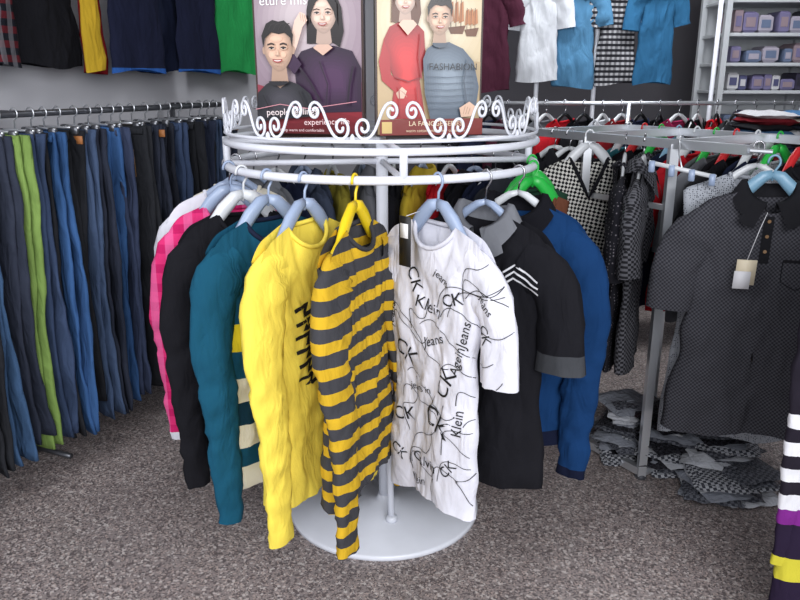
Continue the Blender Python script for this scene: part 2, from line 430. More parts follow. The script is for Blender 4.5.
ring_g('white_long_sleeve_shirt',83,4,whit,hmat=HM['bluegrey'],W=.21,hem=-.86,sl=-.93,seed=6)
ring_g('cream_long_sleeve_shirt',97,4,cream,W=.2,hem=-.86,sl=-.9,seed=7)
f=ring_g('white_printed_t_shirt',-19,-23,whit,right=True,hmat=HM['bluegrey'],W=.205,hem=-.97,sl=-.54,short=True,seed=8,big=True,thick=.04,collar=cloth('offwhite_rib',(208,208,218)),hi=True,amp=.015,flare=-.03,sr=.8,zt=ZT)
D=Decals(f); rn=random.Random(3)
for (x,z,s_,r_,t_) in [(-.07,-.30,.055,-1.2,'CK'),(.10,-.34,.05,.3,'CK'),(-.10,-.54,.07,-.5,'CK'),(.03,-.47,.04,.4,'Jeans'),(.10,-.58,.07,1.2,'CK'),(-.09,-.74,.06,.2,'CK'),(.04,-.72,.085,-.4,'CK'),(.0,-.86,.045,0,'Calvin'),
    (-.14,-.42,.04,1.4,'jeans'),(.0,-.38,.05,-.2,'Klein'),(.14,-.46,.04,1.3,'AgeinJeans'),(-.14,-.66,.04,1.2,'Klein'),(.11,-.84,.045,.9,'CK'),(-.03,-.63,.03,.1,'jeans in'),(-.12,-.86,.045,-.6,'CK'),(.14,-.68,.04,1.5,'Klein'),(.05,-.28,.03,-.5,'jeans'),(-.03,-.93,.035,.2,'Klein'),(.20,-.40,.04,-1.2,'CK'),(.21,-.32,.03,-.8,'jeans')]:
    D.put(text_mesh(t_,s_),ink,(x,z),r_)
for k in range(26):
    x=rn.uniform(-.17,.18); z=rn.uniform(-.92,-.3); a=rn.uniform(-1,1)*1.5; L=rn.uniform(.10,.28)
    D.put(stroke([(x+L*t/28*math.cos(a)-.02*math.sin(t*.2),z+L*t/28*math.sin(a)+.03*math.sin(t*.225)) for t in range(29)],.0020),ink)
D.done('lettering_print')
tb=B(); tb.box((-.05,-.075,-.18),(.045,.003,.14),plain('tag_black',(22,22,24),.5)); tb.box((-.05,-.078,-.15),(.03,.002,.04),plain('tag_white',(235,235,235),.5)); tb.tube([(-.05,-.07,-.11),(-.04,-.03,-.10)],.001,wht,5)
tb.obj('hang_tag',parent=f)
g=ring_g('black_polo_shirt',-37,-16,blk,right=True,hmat=HM['bluegrey'],W=.225,hem=-.92,sl=-.53,short=True,kind='polo',seed=9,collar=grey,cuff=cloth('dark_grey_cloth',(64,66,70)),thick=.045,hi=True,sr=.9,cr=2,zt=-.115)
D=Decals(g)
for k in range(3): D.put(stroke(dense([(.04+.0*k,-.34+.018*k),(.12,-.28+.018*k),(.20,-.315+.018*k)]),.0055),wht)
D.put(stroke(dense([(.05,-.325),(.045,-.40),(.12,-.34)]),.005),wht)
D.done('chest_lines')
h=ring_g('blue_jacket',-55,-12,blue,right=True,hmat=HM['white'],W=.22,hem=-.85,sl=-.93,kind='polo',seed=10,collar=cloth('black_collar_rib',(18,18,24)),cuff=cloth('navy_cuff',(18,24,46)),hemmat=cloth('navy_cuff',(18,24,46)),thick=.05,hi=True,sr=1.2,sw=(0,-.03))
D=Decals(h); D.put(stroke(dense([(0,-.17),(0,-.83)]),.008),cloth('navy_cuff',(18,24,46))); D.done('zip')
ring_g('brown_shirt',-71,-40,brown,right=True,hmat=HM['green'],W=.14,hem=-.6,sl=-.5,short=True,seed=11,big=True,nosleeve=True)
ring_g('dark_green_shirt',-92,-20,cloth('dark_green_cloth',(30,60,45)),right=True,hmat=HM['green'],W=.15,hem=-.7,sl=-.5,seed=12,big=True,nosleeve=True)
bk=[(112,grey,'grey_shirt',0),(127,navy,'navy_shirt',0),(142,cloth('slate_cloth',(62,70,88)),'slate_shirt',0),(156,olive,'olive_shirt',1),(170,grey,'grey_shirt',1),(184,blk,'black_shirt',0),(197,cloth('mustard_cloth',(186,160,50)),'mustard_shirt',1),(210,red,'red_shirt',0),(223,blk,'black_shirt',0),(236,navy,'navy_shirt',0),(250,cloth('charcoal_cloth',(44,46,52)),'charcoal_shirt',0)]
for i,(al,m,nm,_) in enumerate(bk):
    ring_g(nm,al,rn.uniform(-5,5),m,W=.17,hem=-.82,sl=-.86,seed=20+i,hmat=[HM['bluegrey'],HM['white']][i%2],kind='crew' if i%2 else 'polo',thick=.025,sr=.8)
# ---------------------------------------------------------------- posters
class Art:
    def __init__(s,w,h0,h1,k): s.w=w;s.h0=h0;s.h1=h1;s.k=k;s.b=B();s.l=0
    def mt(s,rgb): return plain('print_%d_%d_%d'%tuple(rgb),rgb,.35)
    def poly(s,pts,rgb,clamp=True):
        s.l+=1; v=[]
        for x,y in pts:
            if clamp: x=min(max(x,2),s.w-2); y=min(max(y,s.h0+2),s.h1-2)
            v.append((x*s.k,-.0003*s.l,(s.h1-y)*s.k))
        s.b.add(v,[tuple(range(len(v)))],s.mt(rgb))
    def ell(s,cx,cy,rx,ry,rgb,a0=0,a1=360,rot=0):
        c,sn=math.cos(math.radians(rot)),math.sin(math.radians(rot)); p=[]
        for i in range(33):
            a=math.radians(a0+(a1-a0)*i/32); x=rx*math.cos(a); y=ry*math.sin(a); p.append((cx+x*c-y*sn,cy+x*sn+y*c))
        s.poly(p,rgb)
    def grad(s,pts,c0,c1,n,cx,cy,amt=.5):
        for i in range(n):
            t=i/(n-1); k=1-amt*t; col=tuple(int(c0[j]*(1-t)+c1[j]*t) for j in range(3))
            s.poly([(cx+(x-cx)*k,cy+(y-cy)*k) for x,y in pts],col)
    def line(s,pts,w,rgb):
        s.l+=1; v,f=stroke(pts,w)
        s.b.add([(x*s.k,-.0003*s.l,(s.h1-y)*s.k) for x,y in v],f,s.mt(rgb))
    def text(s,t,x,y,size,rgb,rot=0):
        s.l+=1; v,f=text_mesh(t,size); c,sn=math.cos(rot),math.sin(rot)
        s.b.add([((x+a*c-b_*sn)*s.k,-.0003*s.l,(s.h1-y+a*sn+b_*c)*s.k) for a,b_ in v],f,s.mt(rgb))
    def face(s,cx,cy,r,ry,skin,hair,woman=False):
        dk=tuple(int(c*.80) for c in skin); lt=tuple(min(255,int(c*1.06)) for c in skin); hl=tuple(min(255,c+26) for c in hair)
        if woman:
            s.poly([(cx-r*1.25,cy-ry*.2),(cx-r*1.0,cy-ry*1.05),(cx-r*.2,cy-ry*1.4),(cx+r*.8,cy-ry*1.2),(cx+r*1.35,cy-ry*.3),(cx+r*1.5,cy+ry*.9),(cx+r*1.2,cy+ry*1.7),(cx+r*.3,cy+ry*1.3),(cx-r*.6,cy+ry*1.5),(cx-r*1.3,cy+ry*1.5)],hair)
        s.poly([(cx-r*.45,cy+ry*.5),(cx+r*.45,cy+ry*.5),(cx+r*.6,cy+ry*1.45),(cx,cy+ry*1.75),(cx-r*.6,cy+ry*1.45)],dk)
        if not woman:
            s.ell(cx-r,cy+ry*.05,r*.13,ry*.18,dk); s.ell(cx+r,cy+ry*.05,r*.13,ry*.18,dk)
        out=[]
        for i in range(36):
            a=2*math.pi*i/36; x=math.cos(a); y=math.sin(a); out.append((cx+r*x*(1-.24*max(0,y)**1.5),cy+ry*y))
        e0=tuple(int(c*.74) for c in skin)
        s.grad(out,e0,skin,9,cx-r*.15,cy-ry*.1,.42)
        for (ox,oy,a,bb) in((-.42,.24,.26,.17),(.34,.24,.22,.14),(-.1,-.45,.42,.14)):
            for q in range(3):
                t=(q+1)/3; s.ell(cx+ox*r,cy+oy*ry,a*r*(1-.28*q),bb*ry*(1-.28*q),tuple(int(skin[j]*(1-t)+lt[j]*t) for j in range(3)))
        if woman: s.poly([(cx-r*1.02,cy+ry*.5),(cx-r*1.1,cy-ry*.5),(cx-r*.6,cy-ry*1.15),(cx+r*.4,cy-ry*1.2),(cx+r*1.05,cy-ry*.5),(cx+r*1.08,cy+ry*.6),(cx+r*.82,cy-ry*.1),(cx+r*.3,cy-ry*.72),(cx-r*.1,cy-ry*.8),(cx-r*.5,cy-ry*.6),(cx-r*.86,cy-ry*.05)],hair)
        else: s.poly([(cx-r*1.01,cy-ry*.05),(cx-r*1.10,cy-ry*.6),(cx-r*.75,cy-ry*1.12),(cx-r*.3,cy-ry*1.28),(cx+r*.1,cy-ry*1.2),(cx+r*.5,cy-ry*1.25),(cx+r*.9,cy-ry*1.0),(cx+r*1.08,cy-ry*.6),(cx+r*1.0,cy-ry*.05),(cx+r*.88,cy-ry*.5),(cx+r*.5,cy-ry*.72),(cx+r*.1,cy-ry*.66),(cx-r*.4,cy-ry*.74),(cx-r*.86,cy-ry*.48)],hair)
        for q in range(4): s.line([(cx-r*.6+q*r*.35,cy-ry*.85),(cx-r*.4+q*r*.35,cy-ry*1.08),(cx-r*.1+q*r*.33,cy-ry*1.12)],r*.05,hl)
        for sg in(-1,1):
            s.ell(cx+sg*r*.42,cy-ry*.07,r*.27,ry*.12,tuple((skin[j]*3+dk[j])//4 for j in range(3)))
            s.ell(cx+sg*r*.42,cy-ry*.06,r*.22,ry*.08,tuple((skin[j]+dk[j])//2 for j in range(3)))
            s.ell(cx+sg*r*.42,cy-ry*.04,r*.16,ry*.04,(225,216,212)); s.ell(cx+sg*r*.42,cy-ry*.04,r*.085,ry*.05,(34,24,22))
            s.line([(cx+sg*r*.24,cy-ry*.06),(cx+sg*r*.42,cy-ry*.095),(cx+sg*r*.62,cy-ry*.05)],r*.07,(36,26,24))
            s.line([(cx+sg*r*.2,cy-ry*.20),(cx+sg*r*.42,cy-ry*.25),(cx+sg*r*.68,cy-ry*.19)],r*.07 if woman else r*.11,(58,42,36))
        s.poly([(cx+r*.04,cy-ry*.02),(cx+r*.16,cy+ry*.26),(cx+r*.02,cy+ry*.31),(cx-r*.14,cy+ry*.27)],tuple(int(c*.88) for c in skin))
        s.poly([(cx+r*.0,cy-ry*.02),(cx+r*.06,cy+ry*.24),(cx-r*.07,cy+ry*.24)],lt)
        s.line([(cx-r*.1,cy+ry*.285),(cx+r*.1,cy+ry*.285)],r*.05,dk)
        s.ell(cx,cy+ry*.47,r*.34,ry*.13,(178,74,72),0,180); s.ell(cx,cy+ry*.475,r*.27,ry*.07,(240,232,228),0,180)
        s.line([(cx-r*.34,cy+ry*.46),(cx,cy+ry*.48),(cx+r*.34,cy+ry*.46)],r*.05,(150,60,60))
        s.line([(cx-r*.15,cy+ry*.70),(cx,cy+ry*.72),(cx+r*.15,cy+ry*.70)],r*.05,tuple(int(c*.84) for c in skin))
    def board(s,name,p0,p1,z,frame):
        H=(s.h1-s.h0)*s.k; Wd=s.w*s.k
        s.b.box((Wd/2,.013,H/2),(Wd,.024,H),frame)
        s.b.box((Wd/2,.05,-.004),(Wd*.8,.07,.01),frame)
        a=math.atan2(p1[1]-p0[1],p1[0]-p0[0])
        return s.b.obj(name,(p0[0],p0[1],z),a,smooth=False)
wood=plain('poster_frame_brown',(58,36,28),.4)
A=Art(113,-42,134,.00325)
A.poly([(0,-42),(113,-42),(113,134),(0,134)],(150,130,142))
A.grad([(56+64*math.cos(i*.2),30+70*math.sin(i*.2)) for i in range(32)],(156,136,148),(204,190,194),8,52,20,.7)
A.poly([(0,84),(30,92),(70,88),(113,82),(113,134),(0,134)],(150,56,72))
for i in range(6): A.poly([(0,98+i*6),(40,104+i*6),(80,98+i*6),(113,104+i*6),(113,134),(0,134)],(150-12*i,34-4*i,48-5*i))
A.poly([(0,-42),(113,-42),(113,-30),(0,-30)],(60,22,30))
A.text('eture mise',36,10,13,(250,250,250)); 
tor=[(42,64),(50,53),(66,48),(84,48),(102,53),(112,69),(113,110),(46,112)]; wp=(58,32,64)
A.grad(tor,(44,24,50),(80,48,84),8,84,78,.7)
A.face(74,19,13.5,18,(240,208,190),(26,16,18),True)
A.poly([(64,50),(74,57),(84,50),(80,47),(68,47)],(222,184,164))
A.line([(48,66),(60,82),(70,100)],2,(38,20,42)); A.line([(104,67),(100,86),(98,104)],2,(36,18,40)); A.line([(70,62),(78,84),(76,104)],1.2,(44,24,48))
A.poly([(46,25),(52,17),(57,19),(59,25),(54,31),(49,45),(43,59),(38,53),(42,39)],(240,208,190))
for q in range(3): A.line([(52+q*2.2,18+q),(53+q*2.4,25+q)],.5,(196,156,136))
A.poly([(36,49),(44,55),(52,65),(44,75),(34,63)],wp)
A.grad([(3,106),(5,92),(14,84),(22,80),(36,80),(48,84),(60,93),(68,114),(3,120)],(36,36,42),(70,68,76),8,30,100,.7)
A.face(29,51,15,21,(230,190,164),(24,18,18)); A.ell(29,81,10,4.5,(34,32,38),0,180); A.line([(50,90),(56,104),(58,114)],1.5,(30,28,34)); A.line([(12,94),(18,106),(16,116)],1.2,(30,28,34))
A.text('people feelings',42,113,9,(255,240,240),.03); A.text('experience life',78,122,8,(255,225,225),.03)
A.text('Keep warm and comfortable',52,129,4,(250,220,220)); A.line([(4,108),(30,103),(60,107),(109,100)],.7,(220,150,160))
A.board('fashion_poster',(-.472,2.56),(-.108,2.475),1.372,wood)
A=Art(108,-42,134,.00322)
A.poly([(0,-42),(108,-42),(108,134),(0,134)],(214,192,152))
A.grad([(54+60*math.cos(i*.2),24+60*math.sin(i*.2)) for i in range(32)],(218,198,160),(240,228,202),8,50,14,.7)
A.poly([(0,66),(50,60),(108,62),(108,134),(0,134)],(196,170,128))
for (x0,y0,w_) in [(80,30,1),(95,32,.8)]:
    A.poly([(x0-8*w_,y0),(x0+10*w_,y0-2),(x0+7*w_,y0+6),(x0-5*w_,y0+6)],(110,66,38))
    for q in(-5,0,5): A.poly([(x0+q*w_-2,y0-4),(x0+q*w_+3,y0-6),(x0+q*w_+2,y0-24*w_),(x0+q*w_-1,y0-22*w_)],(186,120,72)); A.line([(x0+q*w_,y0),(x0+q*w_,y0-25*w_)],.5,(90,50,30))
A.grad([(8,42),(14,30),(24,25),(40,26),(48,34),(50,60),(44,80),(50,117),(14,117),(19,80),(12,62)],(160,18,26),(224,48,50),9,31,66,.75)
A.poly([(8,42),(3,62),(6,80),(20,92),(26,86),(15,74),(14,56)],(176,20,28)); A.poly([(20,92),(26,86),(31,90),(28,97),(22,97)],(234,198,176))
for q in range(3): A.line([(24+q*2,89+q),(29+q,93+q*1.4)],.5,(200,150,130))
A.face(29,5,10.5,14,(240,208,188),(96,56,32),True); A.poly([(22,28),(31,38),(40,28),(36,24),(26,24)],(230,194,172))
A.line([(44,36),(42,58),(45,78)],1.2,(150,14,22)); A.line([(19,77),(32,81),(44,77)],1.2,(140,14,22)); A.line([(22,86),(24,114)],1,(160,18,26)); A.line([(40,86),(43,114)],1,(160,18,26))
A.grad([(46,60),(50,50),(58,45),(72,44),(86,50),(97,62),(103,86),(100,110),(84,117),(54,117),(48,92)],(84,98,114),(140,154,168),9,72,76,.75)
A.face(62,22,11.5,16,(228,190,164),(28,20,18)); A.ell(62,45,8,4.5,(74,86,100),0,180)
for y_ in (76,82,88,94,100,106): A.line([(50,y_),(70,y_+1),(98,y_-1)],.7,(90,102,116))
A.text('FASHABION',75,70,9,(10,14,22)); A.line([(90,60),(86,80),(90,104)],1.2,(80,92,106))
A.poly([(82,106),(92,100),(99,105),(94,114),(84,115)],(226,188,162))
for q in range(3): A.line([(88+q*2.5,104+q),(86+q*2.5,112)],.5,(180,140,116))
A.poly([(0,117),(108,116),(108,134),(0,134)],(128,34,26)); A.text('LA FANGGE SERIES',58,123,6.5,(245,225,190)); A.text('warm cotton underwear collection',58,129,4.2,(240,215,180)); A.poly([(4,119),(14,119),(14,130),(4,130)],(220,190,120))
A.text('FASHION',70,-22,10,(150,60,40))
A.board('fashion_poster',(-.078,2.475),(.268,2.535),1.372,wood)
# ---------------------------------------------------------------- jeans rail on left
steel=plain('dark_steel',(110,112,118),.35,.7); chrome=plain('chrome',(222,225,230),.3,.75)
A0=Vector((-1.55,2.35,1.43))-wdir*.55; B0=Vector((-1.55,2.35,1.43))+wdir*1.62
b=B(); b.tube([A0,B0],.012,steel,10)
for t in (.02,.5,.985):
    p=A0.lerp(B0,t); q=p-wnrm*.27
    b.tube([p,q],.009,steel,8); b.tube([q,(q.x,q.y,0)],.014,steel,10); b.tube([(q.x,q.y,.015),(q.x+wnrm.x*.2,q.y+wnrm.y*.2,.015)],.012,steel,8)
b.obj('wall_clothes_rail')
jc=[(40,46,62),(30,34,46),(52,68,98),(28,30,36),(42,50,72),(26,28,34),(66,84,114),(36,42,58),(32,34,40),(48,58,84),(32,34,40),(40,46,64)]
b=B(); bh=B(); L=(B0-A0).length; s=.05; idx=0; rj=random.Random(11)
def leg(bd,c,ax,nx,half,th,z0,z1,mat,ph,lean):
    n=20; rows=30; vs=[];fs=[]
    for j in range(rows):
        t=j/(rows-1); z=z0+(z1-z0)*t
        hw=half*(1-.34*min(1,t*1.3))
        tt=th*(1.1-.25*t)*(1+.18*math.sin(t*17+ph)+.12*math.sin(t*41+ph*2))
        for i in range(n):
            a=2*math.pi*i/n; ca,sa=math.cos(a),math.sin(a)
            u=hw*math.copysign(abs(ca)**.6,ca)+.014*math.sin(t*7+ph)+lean*t; w=tt*math.copysign(abs(sa)**.6,sa)+.014*math.sin(t*4+ph*1.7)*t
            w+=.012*noise.noise(Vector((u*16+ph,z*10,ph)))
            p=c+ax*u+nx*w; vs.append((p.x,p.y,z))
    for j in range(rows-1):
        for i in range(n): i2=(i+1)%n; fs.append((j*n+i,j*n+i2,(j+1)*n+i2,(j+1)*n+i))
    fs.append(tuple(range(n))[::-1]); fs.append(tuple((rows-1)*n+i for i in range(n)))
    bd.add(vs,fs,mat)
thread=plain('seam_thread',(150,110,60),.7)
while s<L-.03:
    p=A0+wdir*s
    m=denim('denim_%d'%(idx%len(jc)),jc[idx%len(jc)])
    if idx==13: m=denim('denim_green',(118,146,74))
    if idx in(16,20): m=denim('denim_bright_blue',(52,90,140))
    if idx in(9,11): m=denim('denim_mid_blue',(60,90,126))
    if idx==23: m=denim('denim_brown',(84,72,62))
    rot=rj.uniform(-.1,.55); ax=wnrm*math.cos(rot)-wdir*math.sin(rot); nx=wdir*math.cos(rot)+wnrm*math.sin(rot)
    tilt=rj.uniform(-.03,.03); lenz=rj.uniform(.15,.24); lean=rj.uniform(-.02,.05)
    for lg in(-1,1):
        leg(b,p+nx*(lg*.012)+ax*(tilt+.01*lg),ax,nx,.115,.012,1.365,lenz+(.015 if lg>0 else 0),m,rj.uniform(0,6),lean)
    c=p+ax*tilt
    for lg in(-1,1):
        q=c+nx*(lg*.026); e0=q-ax*.10; e1=q+ax*.10
        bh.tube([(e0.x,e0.y,1.345),(e1.x,e1.y,1.345)],.014,m,6,flat=.4)
        if idx%2==0:
            q2=c+nx*(lg*.029); pk=[(-.07,1.27),(.05,1.27),(.05,1.16),(-.01,1.13),(-.07,1.16),(-.07,1.27)]
            bh.tube([(q2.x+ax.x*u,q2.y+ax.y*u,z) for u,z in pk],.0015,thread,4)
    e0=p-ax*.1; e1=p+ax*.1
    bh.tube([(e0.x,e0.y,1.375),(e1.x,e1.y,1.375)],.005,chrome,6)
    for u in(-.08,.08):
        q=p+ax*u; bh.box((q.x,q.y,1.365),(.018,.03,.03),steel,wa)
    hk=[Vector((p.x,p.y,1.375)),Vector((p.x,p.y,1.41))]+[Vector((p.x,p.y,1.432))+wnrm*(.02*math.cos(math.radians(t)))+Vector((0,0,.02*math.sin(math.radians(t)))) for t in range(-60,190,25)]
    bh.tube(hk,.003,chrome,5)
    if idx%7==3:
        q=c+ax*.118; bh.box((q.x,q.y,1.33),(.006,.04,.03),plain('leather_patch',(172,110,60),.6),wa)
    s+=rj.uniform(.05,.085); idx+=1
j=b.obj('row_of_jeans'); bh.obj('clip_hangers',parent=j)
# ---------------------------------------------------------------- garments high on left wall
ur0=W0+wnrm*.17+wdir*-.2; ur1=W0+wnrm*.17+wdir*2.7
b=B(); b.tube([(ur0.x,ur0.y,2.40),(ur1.x,ur1.y,2.40)],.012,steel,8)
for t in(.1,.5,.95):
    p=ur0.lerp(ur1,t); q=p-wnrm*.168; b.tube([(p.x,p.y,2.40),(q.x,q.y,2.40)],.01,steel,8)
b.obj('wall_mounted_rail')
nb=bands('navy_blue_hem_knit',[(-2,(46,92,165)),(-.815,(28,32,54)),(-.80,(28,32,54))],-2,0)
rdk=cloth('dark_red_cloth',(130,26,34))
ul=[(.22,blk,'black_sweater',.20,1.60),(.46,stripes('plaid_dark',(90,30,38),(26,28,36),.05,.5,2,0,(110,110,116)),'plaid_shirt',.13,1.60),
    (.78,blk,'black_sweater',.17,1.60),(.95,cloth('golden_yellow',(190,156,44)),'yellow_shirt',.05,1.58),(1.02,rdk,'red_shirt',.06,1.57),
    (1.21,nb,'navy_sweater',.17,1.58),(1.43,navy,'navy_sweater',.16,1.585),(1.63,nb,'navy_sweater',.16,1.58),(2.10,cloth('bright_green_cloth',(44,158,84)),'green_shirt',.26,1.585)]
for i,(s_,m,nm,w_,hz) in enumerate(ul):
    p=W0+wdir*s_+wnrm*(.135+.07*(i%2))
    garment(nm,(p.x,p.y,2.41),wa,m,W=w_,hem=hz-2.41,sl=-.5,seed=40+i,thick=.02,amp=.007,nosleeve=True,nw=min(.08,w_*.5),short=True)
# ---------------------------------------------------------------- right chrome rack
rd_=Vector((.52,-.855,0)); rp=Vector((.855,.52,0)); r0=Vector((.60,3.33,1.33)); ZR=1.33
P1=Vector((.975,2.715,0)); P2=Vector((.755,3.077,0))
b=B()
def bar(p,q,w=.036):
    b.tube([Vector(p),Vector(q)],w*.62,chrome,4)
for off in(0,.55):
    o=rp*off
    bar(r0+o,Vector((1.13,2.46,ZR))+o); 
    for P in(P1,P2): bar(P+o,P+o+Vector((0,0,ZR)))
    bar(P1+o+Vector((0,0,.03)),P2+o+Vector((0,0,.03)))
    bar(P1+o+Vector((0,0,1.1)),P2+o+Vector((0,0,1.1)),.022)
for z in(.03,ZR-.0):
    for P in(P1,P2): bar(P+Vector((0,0,z)),P+rp*.55+Vector((0,0,z)))
bar(r0,r0+rp*.55)
for P in(P1,P2):
    for o in(0,.55):
        q=P+rp*o; b.lathe((q.x,q.y,0),[(.022,0),(.024,.01),(.014,.02)],steel,12)
b.tube([(1.13,2.46,ZR),(1.19,2.43,ZR-.002)],.008,chrome,8)
ro=b.obj('chrome_garment_rack',smooth=False)
hound=checker('houndstooth_knit',(206,204,198),(24,24,28),92,.6)
pg=checker('polo_micro_check',(78,78,84),(46,46,52),150)
dotg=dots('grey_dot_cloth',(168,172,180),(52,54,62),150,.3)
chk=checker('small_check_cloth',(34,34,38),(92,92,98),110,0)
def rail(t,off=0): 
    p=Vector((.63,3.28,0))+rd_*t+rp*off; return (p.x,p.y,ZR+.020)
y31=math.radians(31)
garment('black_t_shirt',rail(.05),math.radians(20),blk,hmat=HM['white'],W=.21,hem=-.9,sl=-.5,short=True,seed=61,thick=.03)
garment('black_t_shirt',rail(.14),math.radians(14),blk,hmat=HM['white'],W=.21,hem=-.88,sl=-.5,short=True,seed=63,thick=.03,kind='polo')
garment('houndstooth_sweater',rail(.25),math.radians(4),hound,sleeve=hound,collar=blk,cuff=blk,hmat=HM['white'],W=.21,hem=-.50,sl=-.60,kind='v',seed=60,big=True,hemmat=blk)
garment('dark_floral_shirt',rail(.44),math.radians(72),dots('floral_cloth',(30,30,36),(112,108,114),80,.24),hmat=HM['white'],W=.19,hem=-.9,sl=-.5,short=True,seed=64,thick=.03)
garment('dark_checked_shirt',rail(.53),math.radians(66),chk,hmat=HM['white'],W=.19,hem=-.88,sl=-.5,short=True,seed=62,kind='polo',thick=.03)
garment('grey_dotted_shirt',(1.205,2.56,1.345),math.radians(-10),dotg,hmat=HM['white'],W=.23,hem=-1.07,sl=-.5,short=True,seed=65,thick=.03,nosleeve=True)
po=garment('dark_grey_polo_shirt',(1.195,2.42,1.312),math.radians(-14),pg,hmat=HM['blue'],W=.235,hem=-.96,sl=-.52,short=True,kind='polo',seed=66,collar=cloth('black_collar',(28,28,32)),big=True,thick=.04,hi=True,flare=.025)
D=Decals(po); D.put(stroke(dense([(0,-.16),(0,-.34)]),.03),cloth('black_collar',(24,24,28)))
D.put(stroke(dense([(.06,-.33),(.15,-.33)]),.01),cloth('black_collar',(24,24,28)))
D.put(stroke(dense([(.06,-.33),(.06,-.40),(.105,-.425),(.15,-.40),(.15,-.33)]),.003),cloth('black_collar',(24,24,28)))
for z in(-.20,-.25,-.30): D.put(([(.006*math.cos(i*.785),.006*math.sin(i*.785)) for i in range(8)],[tuple(range(8))]),plain('button_brown',(140,110,80),.3),(0,z),0,.006)
D.done('placket')
tb=B(); tb.box((-.06,-.09,-.36),(.06,.003,.085),plain('tag_cream',(225,212,185),.5),0,.1); tb.box((-.07,-.095,-.385),(.05,.003,.06),wht,0,.1); tb.tube([(-.06,-.09,-.32),(-.03,-.07,-.22),(-.01,-.05,-.17)],.0012,wht,5); tb.obj('hang_tag',parent=po)
cols=['white','red','green','blue','white','green','red','white','green','red']
gm=[cloth('teal2',(50,110,120)),blk,chk,navy,red,grey,blk,navy,dotg,blk]
for i in range(10):
    garment('assorted_shirt',rail(-.05+i*.095,.55),y31+rn.uniform(-.1,.1),gm[i],hmat=HM[cols[i]],W=.2,hem=-.8,sl=-.5,short=True,seed=80+i,big=True,thick=.025)
b=B(); b.tube([(.86,2.62,1.275),(1.06,2.53,1.235)],.008,HM['white'],8); 
for t in(0.05,.35,.65,.95):
    p=Vector((.86,2.62,1.275)).lerp(Vector((1.06,2.53,1.235)),t); b.box((p.x,p.y,p.z-.012),(.02,.016,.04),HM['bluegrey'],-.4)
b.tube([(.96,2.575,1.258),(.965,2.63,1.30),(.985,2.69,1.355),(1.0,2.71,1.36)],.003,chrome,6)
b.obj('clip_hanger')
# packaged shirts pile
b=B(); pm=[plain('film_grey',(150,154,164),.25,0,.6,.5),plain('film_dark',(70,72,80),.25,0,.6,.5,(110,112,120)),plain('film_white',(206,208,214),.25,0,.6,.5),plain('film_charcoal',(50,50,56),.25,0,.6,.5,(30,30,34)),plain('film_check',(190,192,198),.25,0,.6,.5,(70,72,80))]
rp_=random.Random(5)
for (cx,cy,n) in [(.98,2.92,11),(1.10,2.80,12),(1.25,2.70,12),(1.20,2.58,5),(1.31,2.60,6),(1.32,2.92,10)]:
    z=.014
    for k in range(n):
        m=pm[rp_.randrange(5)]
        x_,y_=cx+rp_.uniform(-.035,.035),cy+rp_.uniform(-.03,.03); bz=rp_.uniform(-.5,.5)-.2
        b.pillow((x_,y_,z+.004),(rp_.uniform(.19,.24),rp_.uniform(.23,.28),.028),m,bz,k+cx*9,.010)
        b.pillow((x_-.02,y_-.05,z+.014),(.11,.09,.012),pm[(k*2+1)%5],bz,k+cx*5)
        z+=.021
o=b.obj('pile_of_packaged_shirts')
# ---------------------------------------------------------------- back area
b=B(); 
for x in(.42,.83,1.18,1.9): b.tube([(x,4.75,0),(x,4.75,2.5)],.014,wm,10)
b.tube([(.42,4.75,2.25),(1.9,4.75,2.25)],.012,wm,8); b.tube([(.42,4.75,1.05),(1.9,4.75,1.05)],.01,wm,8)
for x in(.42,.83,1.18,1.9): b.tube([(x,4.6,.014),(x,4.95,.014)],.013,wm,8)
b.obj('white_display_rack')
bt=[(.54,cloth('plum_cloth',(70,32,48)),'plum_shirt',1.48,'crew'),(.82,cloth('offwhite_cotton',(205,208,214)),'white_t_shirt',1.54,'crew'),(1.04,denim('light_denim',(74,124,160)),'denim_shirt',1.50,'polo'),(1.29,stripes('black_white_plaid',(170,170,174),(40,40,46),.03,.5,2,0,(30,30,34)),'plaid_shirt',1.52,'polo'),(1.52,cloth('bright_blue_cotton',(44,96,134)),'blue_t_shirt',1.52,'polo')]
for i,(x,m,nm,hz,kd) in enumerate(bt):
    garment(nm,(x,4.72,2.262),rn.uniform(-.2,.2),m,W=.125,hem=hz-2.26,sl=-.42,short=True,kind=kd,seed=110+i,hmat=HM['black'],thick=.03,nw=.06,sr=.7)
b=B(); b.tube([(.3,4.40,1.42),(2.3,4.40,1.42)],.012,chrome,8)
for x in(.32,1.3,2.28): b.tube([(x,4.40,0),(x,4.40,1.42)],.013,chrome,8); b.tube([(x,4.28,.013),(x,4.52,.013)],.012,chrome,8)
b.obj('low_garment_rack')
lc=[blk,navy,cloth('plum_cloth',(70,32,48)),blk,grey,red,blk,cloth('offwhite_cotton',(205,208,214)),rdk,navy,blk,cloth('magenta_cloth',(150,40,80)),blk,red,grey,blk,navy,blk]
for i,m in enumerate(lc):
    garment('assorted_shirt',(.40+i*.108,4.40,1.432),rn.uniform(.5,1.1),m,W=.17,hem=-.8,sl=-.5 if i%2 else -.8,short=bool(i%2),seed=130+i,hmat=HM[['white','black','black','white'][i%4]],thick=.025)
b=B(); sm=plain('shelf_white_metal',(200,204,208),.4); x0,x1,yf,yb_=2.05,3.35,5.0,5.4
for x in(x0,(x0+x1)/2,x1):
    for y in(yf,yb_): b.box((x,y,1.2),(.035,.035,2.4),sm)
for z in(.15,.5,.85,1.18,1.47,1.64,1.82,2.02,2.38): b.box(((x0+x1)/2,(yf+yb_)/2,z),(x1-x0,yb_-yf,.022),sm)
b.box(((x0+x1)/2,yb_+.02,1.2),(x1-x0,.01,2.4),sm)
o=b.obj('metal_shelf_unit'); flatobj(o)
